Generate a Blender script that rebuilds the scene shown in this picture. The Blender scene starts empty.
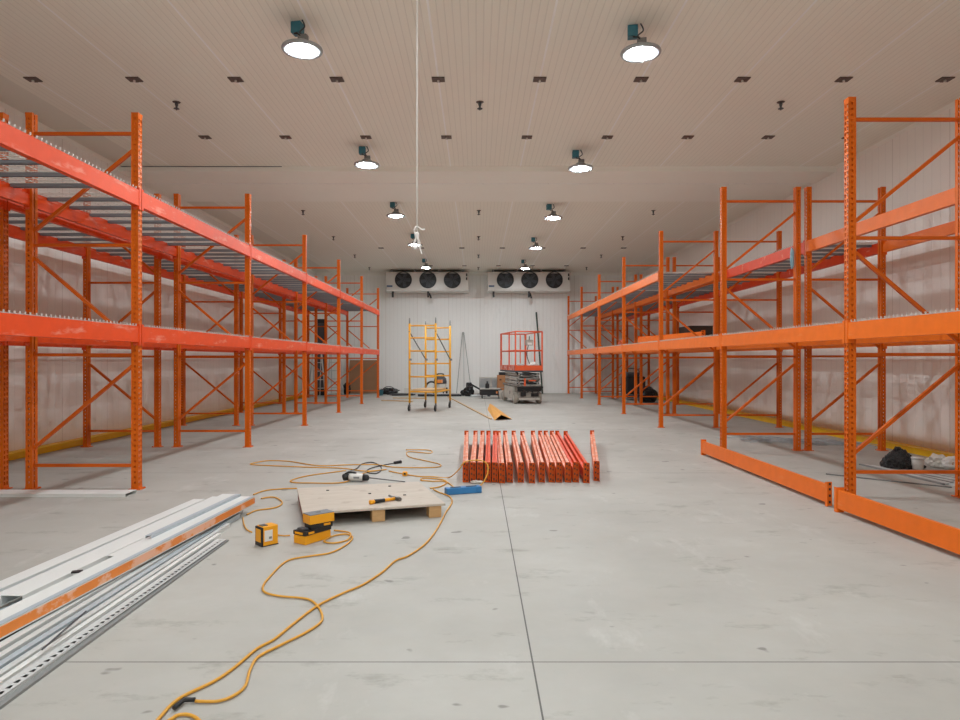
import bpy, bmesh, math, random
from mathutils import Vector, Matrix, noise
random.seed(7)
C = bpy.context.scene.collection
F, H = 666.0, 1.25          # focal length in pixels, eye height
CX = 477.5

def fl(px, py, h=0.0):      # a point on the horizontal plane at height h
    d = (H - h) * F / (py - 360.0)
    return Vector(((px - CX) * d / F, d, h))

# ------------------------------------------------------------------ materials
def s2l(c):
    return tuple((v/255/12.92 if v/255 <= .04045 else ((v/255+.055)/1.055)**2.4) for v in c)

class NT:
    def __init__(s, name):
        s.m = bpy.data.materials.new(name); s.m.use_nodes = True
        s.t = s.m.node_tree; s.b = s.t.nodes['Principled BSDF']
    def n(s, kind, **kw):
        nd = s.t.nodes.new(kind)
        for k, v in kw.items(): setattr(nd, k, v)
        return nd
    def l(s, a, b): s.t.links.new(a, b)
    def math(s, op, a, b=None, clamp=False):
        nd = s.n('ShaderNodeMath', operation=op, use_clamp=clamp)
        for i, v in enumerate((a, b)):
            if v is None: continue
            if isinstance(v, (int, float)): nd.inputs[i].default_value = v
            else: s.l(v, nd.inputs[i])
        return nd.outputs[0]
    def coords(s):
        return s.n('ShaderNodeTexCoord').outputs['Object']
    def noise(s, vec, scale, detail=4, rough=.55, stretch=None):
        if stretch:
            mp = s.n('ShaderNodeMapping'); mp.inputs['Scale'].default_value = stretch
            s.l(vec, mp.inputs[0]); vec = mp.outputs[0]
        nd = s.n('ShaderNodeTexNoise'); nd.inputs['Scale'].default_value = scale
        nd.inputs['Detail'].default_value = detail; nd.inputs['Roughness'].default_value = rough
        s.l(vec, nd.inputs['Vector']); return nd.outputs['Fac']
    def ramp(s, fac, lo, hi):
        nd = s.n('ShaderNodeMapRange'); nd.inputs[1].default_value = lo; nd.inputs[2].default_value = hi
        s.l(fac, nd.inputs[0]); return nd.outputs[0]
    def mix(s, fac, a, b):
        nd = s.n('ShaderNodeMix', data_type='RGBA')
        if isinstance(fac, (int, float)): nd.inputs[0].default_value = fac
        else: s.l(fac, nd.inputs[0])
        for i, v in ((6, a), (7, b)):
            if isinstance(v, tuple): nd.inputs[i].default_value = (*v[:3], 1)
            else: s.l(v, nd.inputs[i])
        return nd.outputs[2]
    def bump(s, h, strength, dist=.01):
        nd = s.n('ShaderNodeBump'); nd.inputs['Strength'].default_value = strength
        nd.inputs['Distance'].default_value = dist
        s.l(h, nd.inputs['Height']); s.l(nd.outputs[0], s.b.inputs['Normal'])
    def col(s, c):
        if isinstance(c, tuple): s.b.inputs['Base Color'].default_value = (*c, 1)
        else: s.l(c, s.b.inputs['Base Color'])
    def set(s, rough=.5, metal=0, **kw):
        s.b.inputs['Roughness'].default_value = rough; s.b.inputs['Metallic'].default_value = metal
        for k, v in kw.items(): s.b.inputs[k.replace('_', ' ')].default_value = v

def plain(name, rgb, rough=.5, metal=0, var=.12, scale=9, scuff=None, scuff_lo=.56, scuff_hi=.66, scuff_stretch=None, spec=.5):
    t = NT(name); v = t.coords(); c = s2l(rgb)
    f = t.noise(v, scale)
    col = t.mix(f, tuple(x*(1-var) for x in c), tuple(min(1, x*(1+var)) for x in c))
    if scuff:
        g = t.ramp(t.noise(v, 5.5, 5, .65, scuff_stretch), scuff_lo, scuff_hi)
        col = t.mix(t.math('MULTIPLY', g, .75), col, s2l(scuff))
    t.col(col); t.set(rough, metal, Specular_IOR_Level=spec)
    return t.m

M = {}
M['upright']   = plain('orange_upright_paint', (224, 104, 12), .40, var=.08, spec=.3)
M['brace']     = plain('orange_brace_paint', (216, 98, 16), .40, var=.08, spec=.3)
M['beam_red']  = plain('red_orange_beam_paint', (228, 74, 18), .44, spec=.28, scuff=(236, 146, 122), scuff_lo=.57, scuff_hi=.70, scuff_stretch=(1, .5, 2))
M['beam_org']  = plain('orange_beam_paint', (240, 114, 20), .40, spec=.32, scuff=(240, 142, 78), scuff_lo=.64, scuff_hi=.74, scuff_stretch=(1, .4, 2))
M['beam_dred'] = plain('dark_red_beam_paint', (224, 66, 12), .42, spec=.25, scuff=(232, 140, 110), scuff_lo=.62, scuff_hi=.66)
M['beam_toplit'] = plain('toplit_salmon_beam_paint', (234, 138, 100), .5, scuff=(240, 184, 162), scuff_lo=.44, scuff_hi=.62, spec=.3)  # base lightened to carry light falling from above; the scuffs are wear
M['conn']      = plain('connector_paint', (204, 82, 6), .45, spec=.3)
M['pin']       = plain('dark_pin', (70, 30, 14), .5)
M['wire']      = plain('zinc_wire', (216, 210, 202), .45, .1)
M['channel']   = plain('grey_deck_channel', (138, 142, 148), .45, .1)
M['galv']      = plain('galvanised_steel', (208, 210, 208), .42, .08, scale=4)
M['whitemetal']= plain('white_trim_metal', (226, 226, 222), .42, scale=3, var=.04)
M['bluegrey']  = plain('blue_grey_steel', (180, 190, 196), .4, .1)
M['stripe']    = plain('orange_stripe', (238, 136, 46), .45, scuff=(244, 196, 168), scuff_lo=.48, scuff_hi=.53, scuff_stretch=(1, .6, 1))
M['yellow']    = plain('yellow_kerb_paint', (255, 196, 14), .5)
M['scaf']      = plain('yellow_scaffold_paint', (244, 176, 40), .42)
M['toolyel']   = plain('yellow_tool_plastic', (244, 166, 20), .42, var=.05)
M['black']     = plain('black_plastic', (30, 29, 30), .45)
M['darkgrey']  = plain('dark_grey_plastic', (74, 76, 80), .5)
M['grey']      = plain('mid_grey_metal', (136, 136, 134), .5)
M['teal']      = plain('blue_green_box', (58, 122, 138), .45)
M['paleblue']  = plain('pale_blue_film', (150, 190, 204), .4)
M['lightgrey'] = plain('light_grey_dirty', (190, 184, 174), .6, scuff=(120, 112, 102), scuff_lo=.56, scuff_hi=.72)
M['dirtygrey'] = plain('grimy_machine_grey', (146, 140, 132), .6, scuff=(70, 64, 60), scuff_lo=.52, scuff_hi=.62)
M['liftred']   = plain('red_orange_rail_paint', (230, 96, 52), .45)
M['board']     = plain('scuffed_red_board', (214, 92, 62), .55, scuff=(236, 190, 180), scuff_lo=.5, scuff_hi=.56)
M['white']     = plain('white_plastic', (228, 224, 218), .5, var=.04)
M['offwhite']  = plain('crumpled_white_film', (222, 216, 206), .35, var=.1, scale=30)
M['card']      = plain('brown_cardboard', (176, 124, 84), .8)
M['brownboard']= plain('brown_hardboard', (152, 112, 80), .75, scale=3)
M['darkbrown'] = plain('dark_box', (58, 42, 32), .7)
M['plankwood'] = plain('pale_plank', (200, 168, 128), .75)
M['orangewood']= plain('orange_yellow_card', (228, 164, 76), .7)
M['cord']      = plain('yellow_cord_rubber', (220, 158, 52), .5, var=.05)
M['lamprim']   = plain('lamp_rim_metal', (168, 172, 174), .35, .2)
M['blue']      = plain('blue_plastic', (50, 122, 178), .42)
M['pole']      = plain('dark_green_pole', (62, 78, 70), .5)
M['rubber']    = plain('dark_rubber', (46, 44, 42), .7)
M['tyre']      = plain('dusty_tyre', (158, 150, 138), .75)
M['steel']     = plain('tool_steel', (120, 118, 116), .35, .7)
M['maroon']    = plain('maroon_board_edge', (120, 52, 46), .7)
M['fan']       = plain('black_fan_blade', (34, 33, 34), .4)
M['casing']    = plain('cooler_casing', (214, 208, 200), .35, var=.03)
M['brownplate']= plain('brown_anchor_plate', (92, 74, 64), .5)
M['rope']      = plain('white_rope', (236, 230, 224), .7)
M['lidgrey']   = plain('grey_lid_plastic', (118, 122, 126), .5)
M['bluelabel'] = plain('blue_grey_label', (70, 92, 122), .5)
M['rebar']     = plain('blue_grey_wire_scrap', (184, 190, 194), .45, .1)

t = NT('bin_bag_film'); v = t.coords(); t.col(s2l((24, 24, 26))); t.set(.22); t.bump(t.noise(v, 14, 5), .9, .03); M['bag'] = t.m
t = NT('clear_film'); v = t.coords(); t.col(s2l((196, 190, 182))); t.set(.2); t.bump(t.noise(v, 25, 4), .6, .02); M['film'] = t.m

t = NT('plywood'); v = t.coords()
g = t.noise(v, 3.0, 6, .6, (1.2, 9, 1)); k = t.ramp(t.noise(v, 7, 3), .63, .70)
c = t.mix(g, s2l((180, 164, 148)), s2l((208, 197, 183))); c = t.mix(t.math('MULTIPLY', k, .35), c, s2l((150, 124, 104)))
t.col(c); t.set(.7); M['ply'] = t.m
t = NT('block_wood'); v = t.coords(); g = t.noise(v, 6, 5, .6, (2, 2, 12)); t.col(t.mix(g, s2l((176, 132, 84)), s2l((220, 178, 126)))); t.set(.75); M['block'] = t.m

def emis(name, rgb, strength):
    t = NT(name); t.col((.9, .9, .9)); t.b.inputs['Emission Color'].default_value = (*rgb, 1); t.b.inputs['Emission Strength'].default_value = strength
    return t.m
LAMP = 395.0
M['lamp'] = emis('lamp_lens', (.86, .945, 1.0), LAMP)

# concrete floor with saw-cut joints
t = NT('polished_concrete'); v = t.coords()
sx = t.n('ShaderNodeSeparateXYZ'); t.l(v, sx.inputs[0])
big = t.ramp(t.noise(v, .7, 6, .62), .3, .7)
mid = t.ramp(t.noise(v, 2.6, 7, .68, (1, 1.6, 1)), .32, .68)
c = t.mix(big, s2l((164, 160, 153)), s2l((190, 187, 180)))
c = t.mix(t.math('MULTIPLY', mid, .55), c, s2l((176, 171, 161)))
smud = t.ramp(t.noise(v, 2.1, 6, .72, (.8, 1.7, 1)), .57, .72)
c = t.mix(t.math('MULTIPLY', smud, .62), c, s2l((122, 118, 106)))
spk = t.ramp(t.noise(v, 6.5, 2, .5, (.7, 1, 1)), .71, .74)
c = t.mix(t.math('MULTIPLY', spk, .6), c, s2l((92, 88, 82)))
pale = t.ramp(t.noise(v, 1.3, 6, .7, (1.8, .8, 1)), .58, .70)
c = t.mix(t.math('MULTIPLY', pale, .45), c, s2l((202, 199, 193)))
jx = t.math('LESS_THAN', t.math('ABSOLUTE', t.math('SUBTRACT', sx.outputs[0], .228)), .0035)
jy = t.math('ABSOLUTE', t.math('SUBTRACT', t.math('MODULO', t.math('ADD', sx.outputs[1], 4.62*8-2.757+2.31), 4.62), 2.31))
jy = t.math('LESS_THAN', jy, .0035)
j = t.math('MAXIMUM', jx, jy)
c = t.mix(t.math('MULTIPLY', j, .85), c, s2l((62, 58, 54)))
t.col(c); t.set(.62); t.bump(t.noise(v, 60, 3), .05, .004); M['floor'] = t.m

# insulated panel, ribs and joints along one axis
def panel(name, base, axis, pitch, off, rib, rough, joint, ribdark, bumpy=.0, jw=.006):
    t = NT(name); v = t.coords(); sx = t.n('ShaderNodeSeparateXYZ'); t.l(v, sx.inputs[0]); u = sx.outputs[axis]
    c0 = s2l(base)
    r = t.math('MODULO', t.math('ADD', u, 100*rib - off), rib)
    r = t.math('ABSOLUTE', t.math('SUBTRACT', r, rib/2))
    groove = t.ramp(r, rib*.40, rib*.5)
    q = t.math('MODULO', t.math('ADD', u, 100*pitch - off + pitch/2), pitch)
    q = t.math('ABSOLUTE', t.math('SUBTRACT', q, pitch/2))
    jl = t.math('LESS_THAN', q, jw)
    nz = t.noise(v, .5, 4)
    col = t.mix(nz, tuple(x*.96 for x in c0), tuple(min(1, x*1.04) for x in c0))
    col = t.mix(t.math('MULTIPLY', groove, ribdark), col, tuple(x*.55 for x in c0))
    col = t.mix(jl, col, joint)
    t.col(col); t.set(rough)
    h = t.math('SUBTRACT', 1.0, groove)
    if bumpy: h = t.math('ADD', h, t.math('MULTIPLY', t.noise(v, 2.2, 4, .6, (1, 1.6, .5)), bumpy))
    t.bump(h, .35, .006)
    return t.m
M['ceil'] = panel('ceiling_panel', (246, 243, 231), 0, 1.19, 1.92, 1.19/16, .58, s2l((255, 255, 252)), .30, jw=.011)
M['soffit'] = plain('soffit_panel', (249, 247, 238), .58, var=.03, scale=1)
M['wall_side'] = panel('side_wall_panel', (243, 236, 229), 1, 1.19, .3, 1.19/7, .30, s2l((218, 208, 200)), .14, bumpy=3.0)
M['wall_back'] = panel('back_wall_panel', (248, 247, 243), 0, 1.19, .1, 1.19/8, .42, s2l((222, 217, 210)), .20)

# ------------------------------------------------------------------ mesh builder
class MB:
    def __init__(s): s.v = []; s.f = []
    def add(s, vs, fs):
        b = len(s.v); s.v += [Vector(p) for p in vs]; s.f += [tuple(b+i for i in f) for f in fs]; return s
    def box(s, c, d, R=None):
        x, y, z = d[0]/2, d[1]/2, d[2]/2; c = Vector(c)
        vs = [Vector(p) for p in ((-x,-y,-z),(x,-y,-z),(x,y,-z),(-x,y,-z),(-x,-y,z),(x,-y,z),(x,y,z),(-x,y,z))]
        if R is not None: vs = [R @ p for p in vs]
        return s.add([p+c for p in vs], [(3,2,1,0),(4,5,6,7),(0,1,5,4),(1,2,6,5),(2,3,7,6),(3,0,4,7)])
    def bar(s, a, b, w, h=None, up=(0,0,1)):      # box-section bar from a to b
        a, b = Vector(a), Vector(b); h = h or w; d = (b-a).normalized(); up = Vector(up)
        if abs(d.dot(up)) > .99: up = Vector((1,0,0))
        sd = d.cross(up).normalized(); u = sd.cross(d)
        vs = []
        for p in (a, b): vs += [p-sd*w/2-u*h/2, p+sd*w/2-u*h/2, p+sd*w/2+u*h/2, p-sd*w/2+u*h/2]
        return s.add(vs, [(0,1,2,3),(7,6,5,4),(0,4,5,1),(1,5,6,2),(2,6,7,3),(3,7,4,0)])
    def tube(s, pts, r, n=8, cap=True):
        pts = [Vector(p) for p in pts]; rings = []; prev = None
        for i, p in enumerate(pts):
            d = (pts[min(i+1, len(pts)-1)] - pts[max(i-1, 0)]).normalized()
            if prev is None:
                up = Vector((0,0,1)) if abs(d.z) < .95 else Vector((1,0,0)); sd = d.cross(up).normalized()
            else:
                sd = (prev - d*prev.dot(d)).normalized()
            prev = sd; u = d.cross(sd)
            rr = r[i] if isinstance(r, (list, tuple)) else r
            rings.append([p + (sd*math.cos(2*math.pi*k/n)+u*math.sin(2*math.pi*k/n))*rr for k in range(n)])
        fs = []
        for i in range(len(pts)-1):
            for k in range(n):
                fs.append((i*n+k, i*n+(k+1)%n, (i+1)*n+(k+1)%n, (i+1)*n+k))
        if cap: fs += [tuple(range(n))[::-1], tuple((len(pts)-1)*n+k for k in range(n))]
        return s.add([p for r_ in rings for p in r_], fs)
    def lathe(s, prof, n=24, M4=None):            # profile (r, z) round the z axis
        vs = []; fs = []
        for r, z in prof:
            vs += [Vector((r*math.cos(2*math.pi*k/n), r*math.sin(2*math.pi*k/n), z)) for k in range(n)]
        for i in range(len(prof)-1):
            for k in range(n): fs.append((i*n+k, i*n+(k+1)%n, (i+1)*n+(k+1)%n, (i+1)*n+k))
        if prof[0][0] > 1e-6: fs.append(tuple(range(n))[::-1])
        if prof[-1][0] > 1e-6: fs.append(tuple((len(prof)-1)*n+k for k in range(n)))
        if M4 is not None: vs = [M4 @ p for p in vs]
        return s.add(vs, fs)
    def prism(s, poly, a, b, up=(0,0,1)):         # polygon (across, up) swept from a to b
        a, b = Vector(a), Vector(b); d = (b-a).normalized(); sd = d.cross(Vector(up)).normalized(); u = sd.cross(d); n = len(poly)
        vs = [p + sd*x + u*y for p in (a, b) for x, y in poly]
        fs = [(i, (i+1)%n, n+(i+1)%n, n+i) for i in range(n)] + [tuple(range(n))[::-1], tuple(n+i for i in range(n))]
        return s.add(vs, fs)
    def blob(s, c, d, amp, freq, seed=0, sub=4, flat=None, taper=0):
        bm = bmesh.new(); bmesh.ops.create_icosphere(bm, subdivisions=sub, radius=1)
        c = Vector(c); vs = []
        for q in bm.verts:
            p = q.co.copy(); k = 1 + amp*noise.fractal(p*freq+Vector((seed*7.3, seed*3.1, 0)), 1.0, 2.0, 4) + amp*.6*abs(noise.noise(p*freq*2.3+Vector((seed, 0, 5))))
            p = Vector((p.x*d[0], p.y*d[1], p.z*d[2]))*k
            if flat is not None: p.z = max(p.z, flat)
            if taper:
                q_ = max(0, min(1.2, (p.z-flat)/(1.7*d[2]))); p.x *= 1.15-taper*q_; p.y *= 1.15-taper*q_
            vs.append(p + c)
        fs = [tuple(w.index for w in f.verts) for f in bm.faces]; bm.free()
        return s.add(vs, fs)
    def mesh(s, name, m, smooth=False, solid=0):
        me = bpy.data.meshes.new(name); me.from_pydata([tuple(p) for p in s.v], [], s.f)
        bm = bmesh.new(); bm.from_mesh(me)
        if solid:
            bmesh.ops.remove_doubles(bm, verts=bm.verts, dist=1e-5)
            bmesh.ops.recalc_face_normals(bm, faces=bm.faces); bmesh.ops.solidify(bm, geom=bm.faces[:], thickness=solid)
        bmesh.ops.recalc_face_normals(bm, faces=bm.faces); bm.to_mesh(me); bm.free()
        me.materials.append(m)
        if smooth:
            for p in me.polygons: p.use_smooth = True
        return me
    def build(s, name, m, parent=None, smooth=False, bevel=0, loc=None, rot=None, solid=0):
        return link(name, s.mesh(name, M[m] if isinstance(m, str) else m, smooth, solid), parent, bevel, loc, rot)

def link(name, me, parent=None, bevel=0, loc=None, rot=None):
    o = bpy.data.objects.new(name, me); C.objects.link(o)
    if parent: o.parent = parent
    if loc is not None: o.location = loc
    if rot is not None: o.rotation_euler = rot
    if bevel:
        b = o.modifiers.new('edge', 'BEVEL'); b.width = bevel; b.segments = 2; b.limit_method = 'ANGLE'
    return o
def tag(o, label, cat, group=None):
    o['label'] = label; o['category'] = cat; o['kind'] = 'thing'
    if group: o['group'] = group
    return o
def thing(name, label, cat, loc=(0,0,0), rz=0, group=None):
    o = bpy.data.objects.new(name, None); C.objects.link(o); o.location = loc; o.rotation_euler = (0,0,rz); o.empty_display_size = .1
    return tag(o, label, cat, group)
def copy_tree(o, parent=None):
    c = o.copy(); C.objects.link(c)
    if parent: c.parent = parent
    for ch in list(o.children): copy_tree(ch, c)
    return c
def struct(o): o['kind'] = 'structure'; return o
ORD = ['zeroth', 'first', 'second', 'third', 'fourth', 'fifth', 'sixth', 'seventh', 'eighth', 'ninth', 'tenth', 'eleventh', 'twelfth', 'thirteenth', 'fourteenth', 'fifteenth', 'sixteenth']
def smooth_path(pts, n=6):                         # Catmull-Rom through pts
    pts = [Vector(p) for p in pts]; out = []
    for i in range(len(pts)-1):
        p0, p1, p2, p3 = pts[max(i-1, 0)], pts[i], pts[i+1], pts[min(i+2, len(pts)-1)]
        for k in range(n):
            u = k/n
            out.append(.5*((2*p1)+(p2-p0)*u+(2*p0-5*p1+4*p2-p3)*u*u+(3*p1-p0-3*p2+p3)*u**3))
    out.append(pts[-1]); return out

# ------------------------------------------------------------------ room
XW, YB, YF, HC = 6.12, 25.2, -7.0, 4.55
struct(MB().box((0, (YB+YF)/2, -.1), (2*XW+.6, YB-YF+.6, .2)).build('floor', 'floor'))
struct(MB().box((0, (YB+YF)/2, HC+.04), (2*XW+.6, YB-YF+.6, .08)).build('ceiling', 'ceil'))
struct(MB().box((-XW-.1, (YB+YF)/2, HC/2), (.2, YB-YF, HC)).build('wall_left', 'wall_side'))
struct(MB().box((XW+.1, (YB+YF)/2, HC/2), (.2, YB-YF, HC)).build('wall_right', 'wall_side'))
struct(MB().box((0, YB+.1, HC/2), (2*XW+.4, .2, HC)).build('wall_back', 'wall_back'))
struct(MB().box((0, YF-.1, HC/2), (2*XW+.4, .2, HC)).build('wall_front', 'wall_back'))
# yellow kerbs at the foot of the side walls
for s, nm in ((-1, 'baseboard_left'), (1, 'baseboard_right')):
    struct(MB().prism([(0,0), (.31,0), (.31,.055), (.05,.09), (0,.085)] if s > 0 else [(0,0), (0,.085), (-.05,.09), (-.31,.055), (-.31,0)],
                      (s*5.81, YF, 0), (s*5.81, 23.0, 0)).build(nm, 'yellow'))
# cove trims
n = 1
for s in (-1, 1):
    struct(MB().prism([(0,0), (s*-.045,0), (0,-.045)], (s*XW, YF, HC), (s*XW, YB, HC)).build('trim_%d' % n, 'soffit')); n += 1
struct(MB().prism([(0,0), (0,-.10), (.10, 0)], (-XW, YB, HC), (XW, YB, HC)).build('trim_%d' % n, 'soffit')); n += 1
# shallow dropped soffit across the ceiling
sf = MB().box((0, 12.42, HC-.045), (2*XW, 2.15, .09))
struct(sf.build('trim_%d' % n, 'soffit')); n += 1
struct(MB().box((0, 12.42-.30, HC-.094), (2*XW, .012, .008)).build('trim_%d' % n, 'wall_back')); n += 1
struct(MB().box((-4.7, 11.335, HC-.008), (2.74, .010, .012)).build('trim_%d' % n, 'grey')); n += 1

# ------------------------------------------------------------------ pallet rack pieces
HU = 3.635
def perf(mb, P, u0, u1, holes, pitch, hh, v0, v1, start):
    """strip P(u, v) with rows of tapered holes; holes = [(centre, width)]"""
    rows = []
    def us(k):
        out = [u0]
        for c, w in holes: out += [c-w*k/2, c+w*k/2]
        return out + [u1]
    rows.append((us(.6), v0, False)); v = v0+start
    while v + hh < v1 - .01:
        rows.append((us(.55), v, True)); rows.append((us(1.0), v+hh, False)); v += pitch
    rows.append((us(1.0), v1, False))
    idx = []
    for uu, v, _ in rows:
        b = len(mb.v); mb.v += [Vector(P(u, v)) for u in uu]; idx.append(list(range(b, b+len(uu))))
    for i in range(len(rows)-1):
        hole = rows[i][2]
        for k in range(len(idx[i])-1):
            if hole and k % 2 == 1: continue
            mb.f.append((idx[i][k], idx[i][k+1], idx[i+1][k+1], idx[i+1][k]))
def column_mesh():
    mb = MB(); w, d = .038, .033
    perf(mb, lambda u, v: (d, u, v), -w, w, [(-.018, .022), (.018, .022)], .0508, .034, .008, HU, .03)
    for s in (-1, 1):
        perf(mb, lambda u, v: (u, s*w, v), -d+.002, d, [(.002, .017)], .0508, .022, .008, HU, .05)
        mb.add([(-d+.002, s*w, .008), (-d+.002, s*(w-.031), .008), (-d+.002, s*(w-.031), HU), (-d+.002, s*w, HU)], [(0,1,2,3)])
    return mb.mesh('column', M['upright'], solid=.0028)
ME_COL = column_mesh()
ME_PLATE = MB().box((0,0,.004), (.12,.11,.008)).box((.05,.045,.011),(.018,.018,.008)).mesh('base_plate', M['brace'])
DC = .51      # half distance between the two columns of a frame
def make_frame():
    r = thing('rack_upright_frame', '', 'rack frame')
    for s in (1, -1):
        link('column', ME_COL, r, loc=(s*DC,0,0), rot=(0,0,0 if s > 0 else math.pi))
        link('base_plate', ME_PLATE, r, loc=(s*DC,0,0))
    hm = MB().bar((-DC+.033,0,0), (DC-.033,0,0), .032, .030).mesh('horizontal_brace', M['brace'])
    for z in (.23, 1.30, 2.36, 3.44): link('horizontal_brace', hm, r, loc=(0,0,z))
    for z0, z1, sg in ((.40, 1.20, 1), (1.42, 2.24, -1), (2.50, 3.28, 1)):
        MB().bar((-sg*(DC-.03),0,z0), (sg*(DC-.03),0,z1), .032, .030).build('diagonal_brace', 'brace', r)
    return r
L_B = 3.046
def beam_mesh(mname, key):
    p = [(.006,0),(.006,.152),(-.022,.152),(-.022,.112),(-.05,.112),(-.05,0)]
    return MB().prism(p, (0,-L_B/2,0), (0,L_B/2,0)).mesh(mname, M[key])
def conn_mesh(key, pins=False):
    mb = MB()
    mb.box((-.022, -.002, .07), (.056, .005, .205))
    mb.box((.008, .018, .07), (.005, .037, .205))
    return mb.mesh('end_connector', M[key])
ME_BEAM = {k: beam_mesh('rack_beam', k) for k in ('beam_red', 'beam_org', 'beam_dred', 'beam_toplit')}
ME_CONN = {k: conn_mesh(k) for k in ('beam_red', 'beam_org', 'beam_dred', 'conn')}
ME_CONN['beam_toplit'] = ME_CONN['conn']
ME_PINS = MB()
for zz in (.0, .055, .11, .155):
    ME_PINS.box((-.030, .003, zz), (.014, .006, .020)).box((-.006, .003, zz-.012), (.012, .006, .016))
ME_PINS = ME_PINS.mesh('hook_pin', M['pin'])
def make_beam(key, label, group, pins=False, conn=None):
    o = link('rack_beam', ME_BEAM[key]); tag(o, label, 'rack beam', group)
    for s in (1, -1):
        c = link('end_connector', ME_CONN[conn or key], o, loc=(0, s*L_B/2, 0))
        if s < 0: c.scale = (1, -1, 1)
        if pins: link('hook_pins', ME_PINS, c, loc=(0, 0, 0))
    return o
DW = 1.46
def make_deck():
    r = thing('wire_deck', '', 'wire deck')
    mb = MB(); hw = DC+.035
    nw = 27
    for i in range(nw):
        y = -DW/2 + .015 + (DW-.03)*i/(nw-1)
        mb.bar((-hw, y, .005), (hw+.010, y, .005), .006)
        mb.bar((hw+.008, y, .003), (hw+.010, y, .023), .008)
    for i in range(11):
        x = -hw+.05 + (2*hw-.1)*i/10
        mb.bar((x, -DW/2, .010), (x, DW/2, .010), .005)
    mb.build('wire_mesh', 'wire', r)
    cm = MB().box((0,0,-.003),(1.03,.042,.004)).box((0,-.019,-.018),(1.03,.004,.030)).box((0,.019,-.018),(1.03,.004,.030)).mesh('support_channel', M['channel'])
    for k in range(4): link('support_channel', cm, r, loc=(0, -DW/2+DW*(k+.5)/4, 0))
    return r
frame0, deck0 = make_frame(), make_deck()
used_f, used_d = [], []
def put_frame(x, y, flip, label, group):
    o = frame0 if not used_f else copy_tree(frame0); used_f.append(o)
    o.location = (x, y, 0); o.rotation_euler = (0, 0, math.pi if flip else 0); o['label'] = label; o['group'] = group
def put_deck(x, y, z, flip, label, group):
    o = deck0 if not used_d else copy_tree(deck0); used_d.append(o)
    o.location = (x, y, z); o.rotation_euler = (0, 0, math.pi if flip else 0); o['label'] = label; o['group'] = group

SP = 3.13
LZ = [6.45 + SP*(k-1) for k in range(7)]          # left rows: frames 3.32 ... 22.1
RZ = [6.07 + SP*(k-1) for k in range(8)]          # right rows: 2.94 ... 24.85
def row(xc, zs, side, rname, flip, levels):
    """xc = centre of the row; side = -1 left / +1 right; levels = [(top, first bay index, beam key, deck first bay, where, key_fn)]"""
    aisle = -side
    nF = len(zs)
    for k, y in enumerate(zs):
        put_frame(xc, y, flip, 'orange upright frame with diagonal bracing, %s from the far end of the %s' % (ORD[nF-k], rname), 'upright frames of the ' + rname)
    for top, b0, keyf, d0, lname in levels:
        for b in range(b0, nF-1):
            y = (zs[b]+zs[b+1])/2; o_ = ORD[nF-1-b]
            for face, fname in ((aisle, 'aisle-facing'), (-aisle, 'wall-facing')):
                key = keyf(b, fname)
                cname = {'beam_red': 'red-orange', 'beam_org': 'orange', 'beam_dred': 'dark red'}[key]
                o = make_beam(key, '%s %s beam, %s side of %s bay from far end, %s' % (lname, cname, fname, o_, rname), 'load beams of the ' + rname)
                o.location = (xc + face*(DC+.037), y, top-.152)
                if face < 0: o.rotation_euler = (0, 0, math.pi)
            if b >= d0:
                for s, hn in ((-1, 'near'), (1, 'far')):
                    put_deck(xc, y + s*(DW/2+.02), top, aisle < 0,
                             'grey wire deck, %s half, %s level, %s bay from far end, %s' % (hn, lname, o_, rname), 'wire decks of the ' + rname)
red = lambda b, f: 'beam_red'
org = lambda b, f: 'beam_org'
row(-3.81, LZ, -1, 'left aisle rack', False, [(1.575, 0, red, 0, 'lower'), (2.885, 0, red, 0, 'upper')])
row(-5.11, LZ, -1, 'left wall rack', True, [(1.575, 0, red, 0, 'lower'), (2.885, 0, red, 0, 'upper')])
row(3.905, RZ, 1, 'right aisle rack', False, [(1.59, 0, org, 0, 'lower'), (2.885, 3, org, 3, 'upper')])
row(5.075, RZ, 1, 'right wall rack', False, [(1.59, 0, org, 0, 'lower'),
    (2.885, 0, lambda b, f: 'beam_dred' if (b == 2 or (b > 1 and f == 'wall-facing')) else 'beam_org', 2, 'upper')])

# beams lying on the floor by the right rack
def floor_beam(key, xa, ya, xb, yb, label, group, z=.034, conn=None, flip=False):
    a, b = Vector((xa, ya)), Vector((xb, yb)); d = b - a
    o = make_beam(key, label, group, True, conn); o.location = ((a.x+b.x)/2, (a.y+b.y)/2, z)
    ang = math.atan2(-d.x, d.y); o.rotation_euler = (0, 0, ang + (math.pi if flip else 0))
    return o
floor_beam('beam_org', 2.985, 5.70, 2.955, 8.75, 'orange beam lying on the floor, farther of the two along the right rack', 'loose beams by the right rack', flip=True)
floor_beam('beam_org', 3.10, 2.42, 2.955, 5.46, 'orange beam lying on the floor, nearer of the two along the right rack', 'loose beams by the right rack', flip=True)
# the dismantled row in the middle of the floor
fr = [465.5,472.7,480,488,495,501.7,510,521,531.8,542,551.8,559.3,568,576,586]
fa = [466.5,475.5,482.5,488.4,495,498.5,505,513.5,522,532.8,540,545.5,551.7,557,565]
keys = 'beam_toplit'
for i, (a, b) in enumerate(zip(fr, fa)):
    ya = 6.80 - (.04 if i in (5, 14, 8) else 0)
    xa = (a-CX)/98.2; xb = (b-CX)/67.5
    floor_beam('beam_red' if i in (3, 4, 13, 14) else keys, xa+.02, ya, xb+.02, ya+3.04,
               'salmon beam on the floor, %s from the cord end of the dismantled row' % ORD[i+1], 'dismantled beams in the middle of the floor', conn='conn')
floor_beam(keys, (598-CX)/98.2+.02, 6.86, (592.5-CX)/67.5+.02, 9.90, 'single salmon beam lying apart beside the dismantled row', 'dismantled beams in the middle of the floor', conn='conn')
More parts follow.
